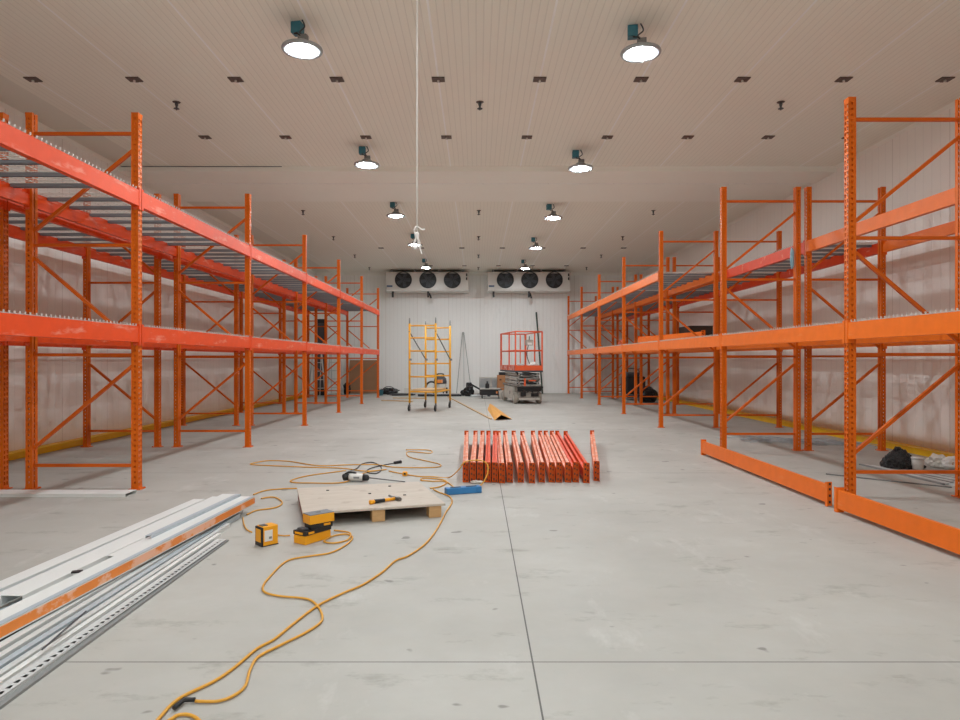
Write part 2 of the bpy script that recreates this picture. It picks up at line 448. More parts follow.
# one spare beam lying on the lower deck of the right rack
floor_beam('beam_org', 4.28, 12.6, 3.80, 15.6, 'spare orange beam resting on the lower wire deck of the right rack', 'loose beams by the right rack', z=1.605+.034)
M['dbx'] = M['darkbrown']
b = thing('storage_carton', 'dark brown carton on the lower deck of the right wall rack', 'box', (4.86, 14.85, 1.603))
MB().box((0,0,.19),(.5,.78,.38)).build('carton_body', 'darkbrown', b, bevel=.004); MB().box((0,0,.385),(.52,.80,.012)).build('lid', 'darkbrown', b)

# ------------------------------------------------------------------ ceiling lamps
def make_lamp():
    r = thing('high_bay_light', '', 'ceiling light', group='round ceiling lamps')
    MB().lathe([(0,-.048),(.05,-.047),(.085,-.043),(.110,-.036),(.122,-.024),(.120,-.016),(0,-.018)], 40).build('lens', 'lamp', r, True)
    MB().lathe([(.124,-.018),(.150,-.030),(.170,-.034),(.190,-.034),(.197,-.020),(.192,-.004),(.150,.006),(.085,.014),(.065,.060),(0,.064)], 40).build('housing', 'lamprim', r, True)
    MB().lathe([(.10,.010),(.10,.020),(.085,.020),(.085,.026),(.09,.026),(.09,.034),(.072,.034),(.072,.040),(.078,.040),(.078,.048),(.055,.048)], 32).build('heat_sink', 'grey', r)
    MB().box((.01,0,.092),(.09,.06,.055)).build('driver_box', 'grey', r, bevel=.004)
    MB().tube(smooth_path([(0,0,.125),(-.025,0,.155),(.025,0,.20),(0,0,.268)],5), .007).build('hook', 'darkgrey', r, True)
    j = MB().box((-.075,.05,.215),(.10,.10,.11)).build('junction_box', 'teal', r, bevel=.006)
    MB().tube(smooth_path([(-.06,.02,.165),(-.07,-.03,.13),(-.03,-.04,.12),(.0,-.02,.10)],6), .006).build('cable', 'black', j, True)
    return r
HL = HC - .27
lamps = []
for side, xs, ys in ((-1, [-1.70,-1.70,-1.70,-1.70,-1.71,-1.705,-1.63,-1.68], [-5.2,-1.3,2.6,6.46,10.28,13.9,17.4,21.7]),
                     (1, [1.60,1.60,1.60,1.60,1.62,1.60,1.57,1.565], [-5.2,-1.3,2.6,6.53,10.46,14.1,17.9,21.9])):
    for i, (x, y) in enumerate(zip(xs, ys)):
        o = copy_tree(lamps[0]) if lamps else make_lamp()
        lamps.append(o); o.location = (x, y, HL)
        o['label'] = 'round white ceiling lamp, %s from the far wall in the %s lamp row' % (ORD[8-i], 'left' if side < 0 else 'right')
        o.rotation_euler = (0, 0, random.uniform(-.25, .25))

# anchor plates and sprinklers
def make_plate():
    r = thing('ceiling_anchor_plate', '', 'ceiling plate')
    MB().box((0,0,-.006),(.15,.125,.012)).box((.0,0,-.013),(.04,.125,.006)).build('plate', 'brownplate', r)
    MB().lathe([(0,-.035),(.014,-.035),(.014,-.012)], 8).build('bolt', 'wire', r); return r
pl0 = None
for y, xs, rn in ((7.82, range(-6, 4), 'nearest'), (9.85, range(-5, 4), 'second nearest'), (19.6, range(-4, 3), 'third nearest'), (23.3, range(-3, 2), 'farthest')):
    for q, k in enumerate(xs):
        x = 1.92 + 1.19*k
        if abs(x) > XW-.15: continue
        if pl0 is None: pl0 = make_plate(); o = pl0
        else: o = copy_tree(pl0)
        o.location = (x, y, HC); o['label'] = 'small brown anchor plate, %s from the left wall in the %s row' % (ORD[q+1], rn); o['group'] = 'anchor plates under the ceiling'
def make_sprinkler():
    r = thing('sprinkler_head', '', 'sprinkler')
    MB().lathe([(0,-.004),(.045,-.006),(.05,0)], 16).build('escutcheon', 'brownplate', r, True)
    MB().lathe([(0,-.105),(.008,-.105),(.008,-.088),(.035,-.088),(.035,-.083),(.012,-.08),(.014,-.05),(.02,-.04),(.02,0)], 14).build('nozzle', 'darkgrey', r, True); return r
sp0 = None
for y, rn in ((8.52, 'nearest'), (14.7, 'second nearest'), (17.8, 'third nearest'), (20.9, 'fourth nearest'), (23.7, 'farthest')):
    for x, cn in ((-3.85, 'left rack'), (.03, 'middle aisle'), (3.88, 'right rack')):
        if sp0 is None: sp0 = make_sprinkler(); o = sp0
        else: o = copy_tree(sp0)
        o.location = (x, y, HC); o['label'] = 'small dark sprinkler head under the ceiling above the %s, %s row' % (cn, rn); o['group'] = 'sprinkler heads under the ceiling'

# white rope hanging from the ceiling
r = thing('hanging_rope', 'thin white rope hanging from the ceiling with a tied loop end', 'rope', (-.455, 5.0, HC))
MB().tube([(0,0,0),(.002,0,-1.0),(0,0,-2.36)], .006).build('rope_line', 'rope', r, True)
kz = -2.36
MB().tube(smooth_path([(0,0,kz+.02),(-.008,0,kz-.03),(-.028,0,kz-.085),(-.008,.01,kz-.10),(.012,0,kz-.055),(.005,-.01,kz-.02),(.024,0,kz-.08),(.022,0,kz-.105)],6), .008).build('loop', 'rope', r, True)
MB().tube(smooth_path([(-.005,0,kz-.01),(-.02,-.01,kz+.03),(.0,-.01,kz+.06),(.035,0,kz+.04),(.06,0,kz+.04)],6), .006).build('loose_end', 'rope', r, True)
MB().tube(smooth_path([(.022,0,kz-.09),(.028,0,kz-.12),(.036,0,kz-.145)],5), .006).build('tail', 'rope', r, True)
MB().blob((0,0,kz-.005),(.017,.017,.03),.15,2,3,2).build('knot', 'rope', r, True)

# ------------------------------------------------------------------ air coolers on the back wall
RX90 = Matrix.Rotation(math.pi/2, 4, 'X')
def make_cooler():
    r = thing('unit_cooler', '', 'cooling unit', group='cooling units on the back wall')
    MB().box((0,.42,-.34),(3.0,.80,.64)).box((0,.0,-.04),(3.04,.05,.05)).build('casing', 'casing', r, bevel=.01)
    for x in (-1.3, -.45, .45, 1.3): MB().box((x,.3,.035),(.06,.5,.10)).build('mounting_foot', 'grey', r)
    MB().box((0,.42,-.68),(3.02,.82,.035)).build('drip_tray', 'white', r, bevel=.006)
    for k, x in enumerate((-.86, .03, .92)):
        f = MB().lathe([(.275,0),(.275,-.05),(.30,-.05),(.31,-.01),(.31,0)], 36, Matrix.Translation((x,.02,-.30)) @ RX90 @ Matrix.Scale(-1,4,(0,0,1))).build('fan', 'black', r, True)
        MB().lathe([(0,0),(.275,0)], 32, Matrix.Translation((x,.012,-.30)) @ RX90).build('fan_opening', 'fan', f)
        b = MB()
        for q in range(5):
            a = q*2*math.pi/5+.3*k; Rm = Matrix.Rotation(a, 3, 'Y')
            b.add([Vector((x,-.006,-.30)) + Rm @ Vector(p) for p in ((.05,0,-.05),(.25,-.015,-.08),(.26,.01,.05),(.05,.004,.05),(.05,.004,-.05),(.25,-.011,-.08),(.26,.014,.05),(.05,.008,.05))], [(0,1,2,3),(7,6,5,4),(0,4,5,1),(1,5,6,2),(2,6,7,3),(3,7,4,0)])
        b.lathe([(0,.02),(.07,.02),(.08,0)], 14, Matrix.Translation((x,-.012,-.30)) @ RX90); b.build('blade', 'darkgrey', f)
        g = MB()
        for rr in (.08,.15,.21,.265): g.tube([(x+rr*math.cos(i*math.pi/14), -.04, -.30+rr*math.sin(i*math.pi/14)) for i in range(29)], .005, 5, False)
        for q in range(6): g.tube([(x, -.042, -.30), (x+.285*math.cos(q*math.pi/3), -.04, -.30+.285*math.sin(q*math.pi/3))], .005, 5)
        g.build('guard', 'black', f)
    MB().box((-1.36,.012,-.53),(.20,.02,.06)).build('label_plate', 'bluelabel', r)
    for z in (-.12, -.26): MB().box((1.44,.005,z),(.05,.05,.10)).build('service_valve', 'black', r, bevel=.006)
    for x in (-1.28, .02): MB().box((x,.30,-.80),(.07,.09,.22)).build('drain_pipe', 'black', r, bevel=.01)
    MB().tube([(.06,.30,-.76),(.12,.42,-.92)], .03).build('drain_elbow', 'black', r)
    return r
cl = make_cooler(); cl.location = ((427.0-CX)*24.2/F, 24.2, HC-.085); cl['label'] = 'white three-fan air cooler under the ceiling, above the yellow scaffold'
cr = copy_tree(cl); cr.location = ((529.0-CX)*24.2/F, 24.2, HC-.085); cr['label'] = 'white three-fan air cooler under the ceiling, above the scissor lift'

# ------------------------------------------------------------------ rolling scaffold
r = thing('rolling_scaffold', 'narrow yellow scaffold tower on four caster wheels', 'scaffold', (-1.19, 16.85, 0), math.radians(-14))
hw, hl = .335, .62
for sy in (-1, 1):
    for sx in (-1, 1):
        MB().tube([(sx*hw, sy*hl, .20), (sx*hw, sy*hl, 2.14)], .026, 12).build('post', 'scaf', r, True)
        MB().tube([(sx*hw, sy*hl, 2.14), (sx*hw, sy*hl, 2.28)], .015, 8).build('coupling_pin', 'grey', r, True)
        c = MB().tube([(sx*hw, sy*hl, .13), (sx*hw, sy*hl, .22)], .020, 10).box((sx*hw, sy*hl-.01, .14),(.05,.07,.03)).box((sx*hw-.022, sy*hl-.03,.09),(.006,.05,.09)).box((sx*hw+.022, sy*hl-.03,.09),(.006,.05,.09)).build('caster', 'steel', r)
        MB().lathe([(0,-.018),(.062,-.018),(.068,-.01),(.068,.01),(.062,.018),(0,.018)], 20, Matrix.Translation((sx*hw, sy*hl-.035, .068)) @ Matrix.Rotation(math.pi/2,4,'Y')).build('wheel', 'rubber', c, True)
    for z in (.47, .84, 1.16, 1.47, 1.79, 2.09):
        MB().tube([(-hw, sy*hl, z), (hw, sy*hl, z)], .019, 10).build('rung', 'scaf', r, True)
for sx in (-1, 1):
    MB().tube([(sx*hw, -hl-.03, 1.95), (sx*hw, hl, 1.27)], .013, 8).build('diagonal_brace', 'darkgrey', r, True)
    MB().tube([(sx*hw, -hl, .47), (sx*hw, hl, .47)], .018, 8).build('side_rail', 'scaf', r, True)
    for sy in (-1, 1):
        MB().box((sx*hw+.03, sy*hl-.01, 1.26),(.05,.03,.05)).build('brace_lock', 'grey', r)
MB().box((0,-.12,.512),(.60,.98,.045)).build('platform', 'plankwood', r, bevel=.004)

# ------------------------------------------------------------------ scissor lift
r = thing('scissor_lift', 'small grey scissor lift with an orange railed basket', 'scissor lift', (1.30, 19.85, 0), math.radians(10.5))
W2, L2 = .38, .93
MB().box((0,0,.31),(.62,1.86,.36)).box((0,0,.52),(.74,1.80,.06)).build('chassis', 'dirtygrey', r, bevel=.02)
for sx in (-1, 1):
    MB().box((sx*.34,.02,.30),(.10,1.05,.36)).build('side_cabinet', 'lightgrey', r, bevel=.015)
    MB().box((sx*.394,-.2,.30),(.008,.03,.10)).build('latch', 'black', r)
    for sy in (-1, 1):
        w = MB().lathe([(0,-.06),(.14,-.06),(.165,-.045),(.165,.045),(.14,.06),(0,.06)], 26, Matrix.Translation((sx*.34, sy*.70,.165)) @ Matrix.Rotation(math.pi/2,4,'Y')).build('wheel', 'tyre', r, True)
        MB().lathe([(0,-.065),(.07,-.065),(.08,-.06),(.08,.06),(.07,.065),(0,.065)], 18, Matrix.Translation((sx*.34, sy*.70,.165)) @ Matrix.Rotation(math.pi/2,4,'Y')).build('hub', 'lightgrey', w, True)
MB().box((0,-.945,.40),(.70,.03,.10)).box((-.18,-.95,.28),(.16,.02,.12)).box((.16,-.95,.26),(.22,.02,.10)).build('front_panel', 'black', r, bevel=.006)
MB().box((.02,-.955,.47),(.76,.05,.05)).build('bumper', 'black', r, bevel=.01)
MB().box((0,-.95,.14),(.60,.03,.06)).build('lower_guard', 'lightgrey', r, bevel=.006)
MB().tube(smooth_path([(-.2,-.97,.42),(-.1,-.99,.33),(.05,-.98,.38),(.15,-.97,.25),(.25,-.96,.34)],5), .012).build('hose', 'rubber', r, True)
for i in range(5):           # folded scissor arms
    z = .585 + .066*i
    for sx in (-.27, .27):
        MB().bar((sx, -.84, z-.012), (sx, .84, z+.012), .05, .05).build('scissor_arm', 'dirtygrey' if i % 2 else 'lightgrey', r, bevel=.004)
    MB().tube([(-.33, -.80+.02*(i % 2), z), (.33, -.80+.02*(i % 2), z)], .024, 10).build('cross_tube', 'dirtygrey' if i % 2 else 'darkgrey', r, True)
MB().tube([(0,-.55,.62),(0,.55,.84)], .05, 12).build('lift_cylinder', 'steel', r, True)
MB().tube([(-.33,-.86,.70),(.33,-.86,.70)], .03, 10).tube([(-.30,-.86,.63),(-.30,-.86,.78)], .02).tube([(.30,-.86,.63),(.30,-.86,.78)], .02).build('front_pivot', 'dirtygrey', r, True)
MB().box((-.12,-.90,.62),(.05,.04,.22)).box((.10,-.90,.66),(.20,.03,.03)).build('safety_bracket', 'liftred', r)
MB().box((0,.07,.925),(.82,1.98,.05)).build('platform', 'darkgrey', r, bevel=.006)
for sx in (-1, 1): MB().box((sx*.395,.07,1.02),(.012,1.94,.15)).build('toe_board', 'board' if sx < 0 else 'liftred', r)
for sy in (-1, 1): MB().box((0,.07+sy*.965,1.02),(.78,.012,.15)).build('toe_board', 'liftred', r)
for sx in (-1, 1):
    for y in (-.89, -.10, .95, 1.03): MB().bar((sx*.39,y,.95),(sx*.39,y,2.06),.036).build('rail_post', 'liftred', r)
    for z in (1.52, 2.06): MB().tube([(sx*.39,-.89,z),(sx*.39,1.03,z)], .019, 8).build('guard_rail', 'liftred', r, True)
for sy in (-1, 1):
    for z in (1.52, 2.06): MB().tube([(-.39,.07+sy*.96,z),(.39,.07+sy*.96,z)], .019, 8).build('guard_rail', 'liftred', r, True)
MB().bar((.05,.30,.95),(.05,.30,2.0),.028).build('gate_post', 'liftred', r)
c = MB().box((.06,-.70,1.75),(.20,.14,.16)).build('control_box', 'lightgrey', r, bevel=.01)
MB().tube([(.06,-.70,1.83),(.06,-.72,1.93)], .012).build('joystick', 'black', c, True)
MB().box((.06,-.775,1.72),(.12,.008,.06)).build('panel_sticker', 'white', c)
MB().tube(smooth_path([(.06,-.62,1.70),(.02,-.60,1.40),(.10,-.62,1.12)],6), .012).build('control_cable', 'black', r, True)
# things lying in the basket
c0, s0 = math.cos(math.radians(9.3)), math.sin(math.radians(9.3))
def inlift(x, y, z): return (1.30 + x*c0 - y*s0, 19.85 + x*s0 + y*c0, z)
tag(MB().blob((0,0,.11),(.15,.14,.12),.3,2,4,3,-.11).build('plastic_sack', 'offwhite', loc=inlift(.22,-.62,.953)), 'crumpled white sack lying in the basket of the scissor lift', 'sack')
tag(MB().blob((0,0,.09),(.11,.12,.10),.3,2,9,3,-.09).build('plastic_sack', 'film', loc=inlift(-.16,-.60,.953)), 'small grey sack lying behind the scratched toe board of the lift basket', 'sack')

# ------------------------------------------------------------------ things along the back wall
# shop vacuum
r = thing('shop_vacuum', 'black and orange shop vacuum on wheels behind the scaffold', 'vacuum cleaner', (-1.32, 23.6, 0))
MB().lathe([(0,.12),(.20,.12),(.22,.16),(.22,.42),(0,.42)], 24).build('drum', 'lightgrey', r, True)
MB().lathe([(.225,.42),(.23,.50),(.21,.60),(.15,.66),(0,.68)], 24).build('motor_head', 'darkgrey', r, True)
MB().box((0,-.21,.50),(.20,.06,.12)).build('front_badge', 'stripe', r, bevel=.01)
MB().tube(smooth_path([(-.12,0,.66),(-.10,0,.75),(.10,0,.75),(.12,0,.66)],5), .025).build('carry_handle', 'black', r, True)
for sx in (-1, 1):
    MB().lathe([(0,-.03),(.13,-.03),(.14,-.02),(.14,.02),(.13,.03),(0,.03)], 22, Matrix.Translation((sx*.23,.02,.14)) @ Matrix.Rotation(math.pi/2,4,'Y')).build('wheel', 'rubber', r, True)
    MB().lathe([(0,-.02),(.04,-.02),(.045,0),(.04,.02),(0,.02)], 12, Matrix.Translation((sx*.12,-.2,.045)) @ Matrix.Rotation(math.pi/2,4,'Y')).box((sx*.12,-.17,.10),(.04,.06,.06)).build('front_caster', 'black', r)
MB().tube(smooth_path([(-.20,-.05,.46),(-.34,-.08,.48),(-.46,-.08,.40),(-.52,-.07,.22),(-.50,-.05,.06)],6), .032, 10).build('hose', 'black', r, True)

# condenser with two grilles
r = thing('condenser_unit', 'pale grey condenser with louvred grilles beside the cardboard box', 'air conditioner', (.42, 23.9, 0))
MB().box((0,.16,.40),(.72,.34,.46)).build('cabinet', 'lightgrey', r, bevel=.01)
for x, w in ((-.16,.36),(.22,.24)):
    g = MB()
    for i in range(12): g.box((x,-.018,.22+.033*i),(w,.014,.012))
    g.build('grille', 'bluegrey', r)
MB().box((0,.16,.085),(.70,.32,.17)).build('plinth', 'darkgrey', r)
# cardboard box
r = thing('cardboard_box', 'brown cardboard box with two hand holes behind the scissor lift', 'box', (.90, 23.4, 0))
MB().box((0,0,.36),(.42,.40,.72)).build('carton_body', 'card', r, bevel=.006)
for x in (-.10,.10): MB().box((x,-.202,.56),(.07,.006,.04)).build('hand_hole', 'darkbrown', r)
MB().box((0,0,.724),(.05,.40,.004)).build('packing_tape', 'plankwood', r)
tag(MB().box((0,0,.05),(.30,.36,.10)).build('parts_case', 'black', loc=(.90,23.4,.727), bevel=.01), 'flat black case lying on the tall cardboard box', 'case')
# low cart
r = thing('flat_dolly', 'low black dolly with a pale top left of the scissor lift', 'dolly', (.43, 21.85, 0))
MB().box((0,0,.20),(.72,.5,.18)).build('cart_body', 'black', r, bevel=.01)
MB().box((-.02,0,.31),(.66,.48,.03)).build('cart_top', 'lightgrey', r, bevel=.006)
MB().box((.20,-.254,.20),(.06,.01,.07)).build('marker_plate', 'stripe', r)
for x in (-.28,.28):
    for y in (-.18,.18):
        MB().lathe([(0,-.02),(.05,-.02),(.055,0),(.05,.02),(0,.02)], 14, Matrix.Translation((x,y,.055)) @ Matrix.Rotation(math.pi/2,4,'Y')).box((x,y,.09),(.02,.02,.06)).build('caster', 'rubber', r)
r = thing('water_jug', 'small black jug standing on the pale top of the dolly', 'jug', (.32,21.8,.326))
MB().lathe([(0,0),(.06,0),(.065,.02),(.065,.13),(.03,.17),(.025,.20),(0,.20)],16).build('jug_body', 'black', r, True); MB().lathe([(0,0),(.03,0),(.03,.03),(0,.03)],12,Matrix.Translation((0,0,.2))).build('cap', 'darkgrey', r)
r = thing('plastic_pail', 'white pail on the floor between the dolly and the scissor lift', 'bucket', (.80,21.3,0))
MB().lathe([(0,0),(.10,0),(.125,.26),(.135,.27),(.12,.27),(.11,.25),(0,.25)],20).build('pail_body', 'white', r, True); MB().tube([(.135*math.cos(a*math.pi/8),0,.26+.12*math.sin(a*math.pi/8)) for a in range(9)], .006).build('handle', 'grey', r, True)

# black sack and hose heap
tag(MB().blob((0,0,.16),(.17,.15,.20),.35,2.2,2,3,-.16).build('bin_bag', 'bag', loc=(-.30,23.0,.0)), 'small black bag on the floor right of the scaffold, near the back wall', 'bag')
r = thing('floor_machine', 'black wheeled floor tool with a long handle lying by the back wall', 'tool', (-.22, 23.4, 0))
MB().tube([(-.05,0,.42),(.35,-.1,.20),(.62,-.2,.05)], .03, 10).build('handle', 'black', r, True)
MB().box((-.08,0,.36),(.20,.20,.20)).build('motor', 'black', r, bevel=.03)
MB().box((-.10,.0,.14),(.12,.16,.26)).build('stand', 'lightgrey', r, bevel=.01)
for sx in (-1,1): MB().lathe([(0,-.025),(.10,-.025),(.105,0),(.10,.025),(0,.025)],20,Matrix.Translation((-.22+.06*sx,sx*.12,.106)) @ Matrix.Rotation(math.pi/2,4,'X')).build('wheel', 'rubber', r, True)
for i, (x, y, l, a, k, lab) in enumerate(((-1.3,22.9,1.5,.06,'black','black pipe on the floor under the shop vacuum'), (-1.08,23.2,1.0,-.04,'white','white pipe on the floor right of the shop vacuum'), (.05,22.6,.6,.5,'galv','short grey pipe beside the black floor tool'), (.22,22.9,.5,-.6,'darkgrey','short dark pipe beside the black floor tool'))):
    dx, dy = math.cos(a)*l/2, math.sin(a)*l/2; rr = .04
    n_ = 16; mb = MB().tube([(-dx,-dy,rr),(dx,dy,rr)], rr, n_); o = mb.build('loose_pipe', k, loc=(x,y,0), smooth=False); tag(o, lab, 'pipe', 'loose pipes by the back wall')
# left back pipes, bucket, box
r = thing('plastic_bucket', 'small blue-green bucket at the foot of the last left rack post', 'bucket', (-3.42, 23.5, 0))
MB().lathe([(0,0),(.08,0),(.10,.17),(.108,.175),(.095,.175),(.088,.16),(0,.16)],20).build('bucket_body', 'teal', r, True); MB().tube([(.105*math.cos(a*math.pi/8),0,.17+.08*math.sin(a*math.pi/8)) for a in range(9)], .005).build('handle', 'grey', r, True)
for i, (x0,y0,x1,y1,z,k,lab) in enumerate(((-3.25,23.9,-2.3,23.8,.03,'black','black pipe lying under another near the blue-green bucket'),(-3.1,23.55,-2.2,23.6,.03,'darkgrey','dark grey pipe on the floor between bucket and scaffold'),(-3.0,23.3,-2.25,23.45,.03,'black','black pipe nearest the camera, right of the bucket'))):
    tag(MB().tube([(x0,y0,z),(x1,y1,z)], .03, 12).build('loose_pipe', k), lab, 'pipe', 'loose pipes by the back wall')
r = thing('hose_bag', 'long black bag lying by the back wall left of the scaffold', 'bag', (-3.24, 24.3, 0))
MB().blob((0,0,.11),(.36,.14,.12),.25,2,5,3,-.11).build('bag_body', 'bag', r); MB().tube(smooth_path([(-.2,-.02,.20),(-.08,-.03,.27),(.1,-.03,.27),(.22,-.02,.19)],5), .014).build('strap', 'black', r, True)
r = thing('white_carton', 'small white box on the floor left of the scaffold', 'box', (-2.56, 24.4, 0))
MB().box((0,0,.11),(.22,.24,.22)).build('carton_body', 'white', r, bevel=.005); MB().box((0,0,.223),(.23,.25,.012)).build('lid', 'white', r)
for i, (x0, y0, x1, y1, w, lab) in enumerate(((-2.92, 20.4, -1.95, 19.9, .10, 'pale plank on the floor left of the scaffold, nearer one'), (-2.75, 21.7, -1.7, 21.5, .09, 'pale plank on the floor left of the scaffold, farther one'))):
    tag(MB().bar((x0,y0,.015),(x1,y1,.015), w, .03).build('wooden_plank', 'plankwood', bevel=.003), lab, 'plank', 'planks left of the scaffold')
# plank strip and folded card in the aisle
a, b = fl(448, 397), fl(491, 419.5)
tag(MB().bar(a+Vector((0,0,.012)), b+Vector((0,0,.012)), .045, .024).build('wooden_strip', 'plankwood'), 'long thin pale strip of wood lying in the aisle before the scissor lift', 'plank')
r = thing('folded_cardboard', 'folded orange-yellow cardboard piece on the floor before the scissor lift', 'cardboard', (0,0,0))
a, b, c, d = fl(487.5, 409.5), fl(494.5, 420.5), fl(512, 419.5), fl(493, 405.5); up = Vector((0,0,.11))
m = b*.62+c*.38+up; m2 = a*.62+d*.38+up
MB().add([a,b,m,m2, a+Vector((.006,0,.006)), b+Vector((.006,0,.006)), m+Vector((.006,0,.006)), m2+Vector((.006,0,.006))], [(0,1,2,3),(7,6,5,4),(0,4,5,1),(1,5,6,2),(2,6,7,3),(3,7,4,0)]).build('card_flap', 'orangewood', r)
MB().add([m2,m,c,d, m2+Vector((.006,0,.006)), m+Vector((.006,0,.006)), c+Vector((.006,0,.006)), d+Vector((.006,0,.006))], [(0,1,2,3),(7,6,5,4),(0,4,5,1),(1,5,6,2),(2,6,7,3),(3,7,4,0)]).build('card_flap', 'orangewood', r)
# pole and sticks leaning on the back wall
tag(MB().tube([(2.36,24.2,.03),(2.22,25.15,3.05)], .030, 12).build('leaning_pole', 'pole', smooth=True), 'dark green pole leaning on the back wall behind the scissor lift', 'pole')
for x0, x1, k, lab in ((-.78, -.57, 'grey', 'thin grey stick leaning on the back wall, left one of three'), (-.50, -.545, 'galv', 'thin pale stick leaning on the back wall, middle one of three'), (-.22, -.52, 'grey', 'thin grey stick leaning on the back wall, right one of three')):
    tag(MB().tube([(x0,24.8,.0),(x1,25.17,2.3)], .010, 8).build('leaning_stick', k, smooth=True), lab, 'stick', 'sticks leaning on the back wall')
# brown board leaning on the back wall, left
r = thing('hardboard_sheet', 'large brown board standing against the back wall behind the left rack', 'board', (-4.25, 24.7, 0))
MB().box((0,0,.62),(1.06,.025,1.24), Matrix.Rotation(math.radians(-9),3,'X')).build('sheet', 'brownboard', r, loc=(0,.12,.012))
# black cabinet and ladders in the left corner
r = thing('equipment_cabinet', 'tall narrow black cabinet in the far left corner', 'cabinet', (-5.55, 23.6, 0))
MB().box((0,0,1.35),(.36,.4,2.68)).build('cabinet_body', 'black', r, bevel=.01); MB().box((0,-.21,1.4),(.30,.02,2.3)).build('cabinet_door', 'darkgrey', r, bevel=.005); MB().box((.10,-.228,1.4),(.02,.02,.14)).build('handle', 'steel', r)
def ladder(loc, rz, lab, h, w):
    r = thing('step_ladder', lab, 'ladder', loc, rz, 'ladders in the far left corner')
    for s in (-1,1):
        MB().bar((s*w/2,0,.0),(s*w/2*.75,.35,h),.03,.06).build('side_rail', 'galv', r)
        MB().bar((s*w/2,.72,.0),(s*w/2*.75,.40,h),.025,.04).build('rear_leg', 'galv', r)
    k = int(h/.28)
    for i in range(1, k): 
        f = i/k; MB().box((0,.35*f,h*f),(w*(1-.25*f),.08,.025)).build('step', 'galv', r)
    MB().box((0,.37,h+.02),(w*.85,.16,.04)).build('top_cap', 'liftred', r)
ladder((-5.05, 23.3, 0), .0, 'grey stepladder standing right of the tall black cabinet', 1.75, .42)
ladder((-5.35, 22.6, 0), .5, 'grey stepladder standing in front of the tall black cabinet', 1.45, .40)
tag(MB().blob((0,0,.2),(.14,.14,.24),.3,2,11,3,-.2).build('bin_bag', 'bag', loc=(-4.75,24.2,0)), 'small black bag by the brown board at the back wall', 'bag')
# right far corner: dark machine with bags
r = thing('floor_scrubber', 'dark wheeled machine behind the far bays of the right rack', 'machine', (4.9, 21.0, 0))
MB().box((0,0,.46),(.62,.8,.56)).build('machine_body', 'black', r, bevel=.06); MB().box((-.06,-.05,.80),(.40,.5,.14)).build('hood', 'darkgrey', r, bevel=.04)
MB().tube(smooth_path([(-.25,.30,.70),(-.25,.42,.95),(.25,.42,.95),(.25,.30,.70)],5), .02).build('handle', 'steel', r, True)
for sx in (-1,1): MB().lathe([(0,-.04),(.14,-.04),(.15,0),(.14,.04),(0,.04)],20,Matrix.Translation((sx*.27,.1,.15)) @ Matrix.Rotation(math.pi/2,4,'Y')).build('wheel', 'rubber', r, True)
MB().box((0,-.36,.12),(.5,.14,.10)).build('squeegee', 'darkgrey', r)
MB().box((0,-.30,.16),(.10,.20,.10)).build('bracket', 'darkgrey', r)
tag(MB().blob((0,0,.22),(.26,.26,.26),.3,2,13,3,-.22).build('bin_bag', 'bag', loc=(5.0,19.6,0)), 'black bag on the floor beside the dark machine, right rack', 'bag')
tag(MB().blob((0,0,.10),(.12,.12,.14),.3,2,15,3,-.1).build('plastic_sack', 'board', loc=(4.2,19.3,1.604)), 'small pinkish sack on the lower deck of the right aisle rack', 'sack')

tag(MB().blob((0,0,0),(.024,.022,.13),.5,2.4,51,4).build('plastic_scrap', 'paleblue', loc=(4.345,9.2,2.66)), 'pale blue plastic scrap hanging on a right rack post under the upper beam', 'plastic scrap')

# ------------------------------------------------------------------ pallet with tools
PA = math.radians(17.5); PC = Vector((-.93, 5.61, 0))
def onp(x, y, z=0): return PC + Vector((x*math.cos(PA)-y*math.sin(PA), x*math.sin(PA)+y*math.cos(PA), z))
r = thing('wooden_pallet', 'low wooden pallet with a plywood top in the middle of the floor', 'pallet', PC, PA)
MB().box((0,0,.101),(1.10,1.0,.018)).build('plywood_top', 'ply', r, bevel=.002)
for x in (-.47, 0.02, .47):
    for y in (-.44, 0, .44): MB().box((x,y,.046),(.10,.10,.092)).build('block', 'block', r, bevel=.003)
MB().box((-.535,.03,.060),(.016,.92,.064)).build('side_board', 'maroon', r)
for y in (-.15, .25): MB().box((0,y,.081),(1.04,.09,.02)).build('cross_board', 'darkbrown', r)
# hammer
p = fl(385.5, 502, .11); d = math.atan2((fl(402,499.5,.11)-fl(369,504.8,.11)).y, (fl(402,499.5,.11)-fl(369,504.8,.11)).x)
r = thing('claw_hammer', 'yellow and black claw hammer lying on the plywood', 'hammer', (p.x, p.y, .1105), d)
MB().tube([(-.145,0,.016),(-.10,0,.017)], [.018,.016], 10).build('butt', 'toolyel', r, True)
MB().tube([(-.105,0,.017),(-.01,0,.016)], [.0165,.014], 10).build('grip', 'black', r, True)
MB().tube([(-.015,0,.016),(.085,0,.015)], .0125, 10).build('handle', 'toolyel', r, True)
MB().box((.105,0,.016),(.034,.05,.028)).tube([(.105,-.025,.016),(.105,-.055,.016)], [.011,.016], 12).build('head', 'steel', r, bevel=.003)
MB().tube(smooth_path([(.105,.02,.016),(.10,.055,.018),(.085,.085,.028)],4), .009, 6).build('claw', 'steel', r, True)
for i, (x, y, lab) in enumerate(((.03,.05,'dark screw bit on the plywood beside the hammer'), (.30,-.10,'dark screw bit on the plywood right of the hammer'), (.25,.33,'dark screw bit on the plywood by its far edge'), (-.3,.30,'dark screw bit on the plywood behind the stacked tool cases'))):
    p = onp(x, y, .1102); tag(MB().tube([(-.012,0,.004),(.012,.004,.004)], .004, 8).build('screw_bit', 'black', loc=p), lab, 'screw bit', 'bits on the plywood')
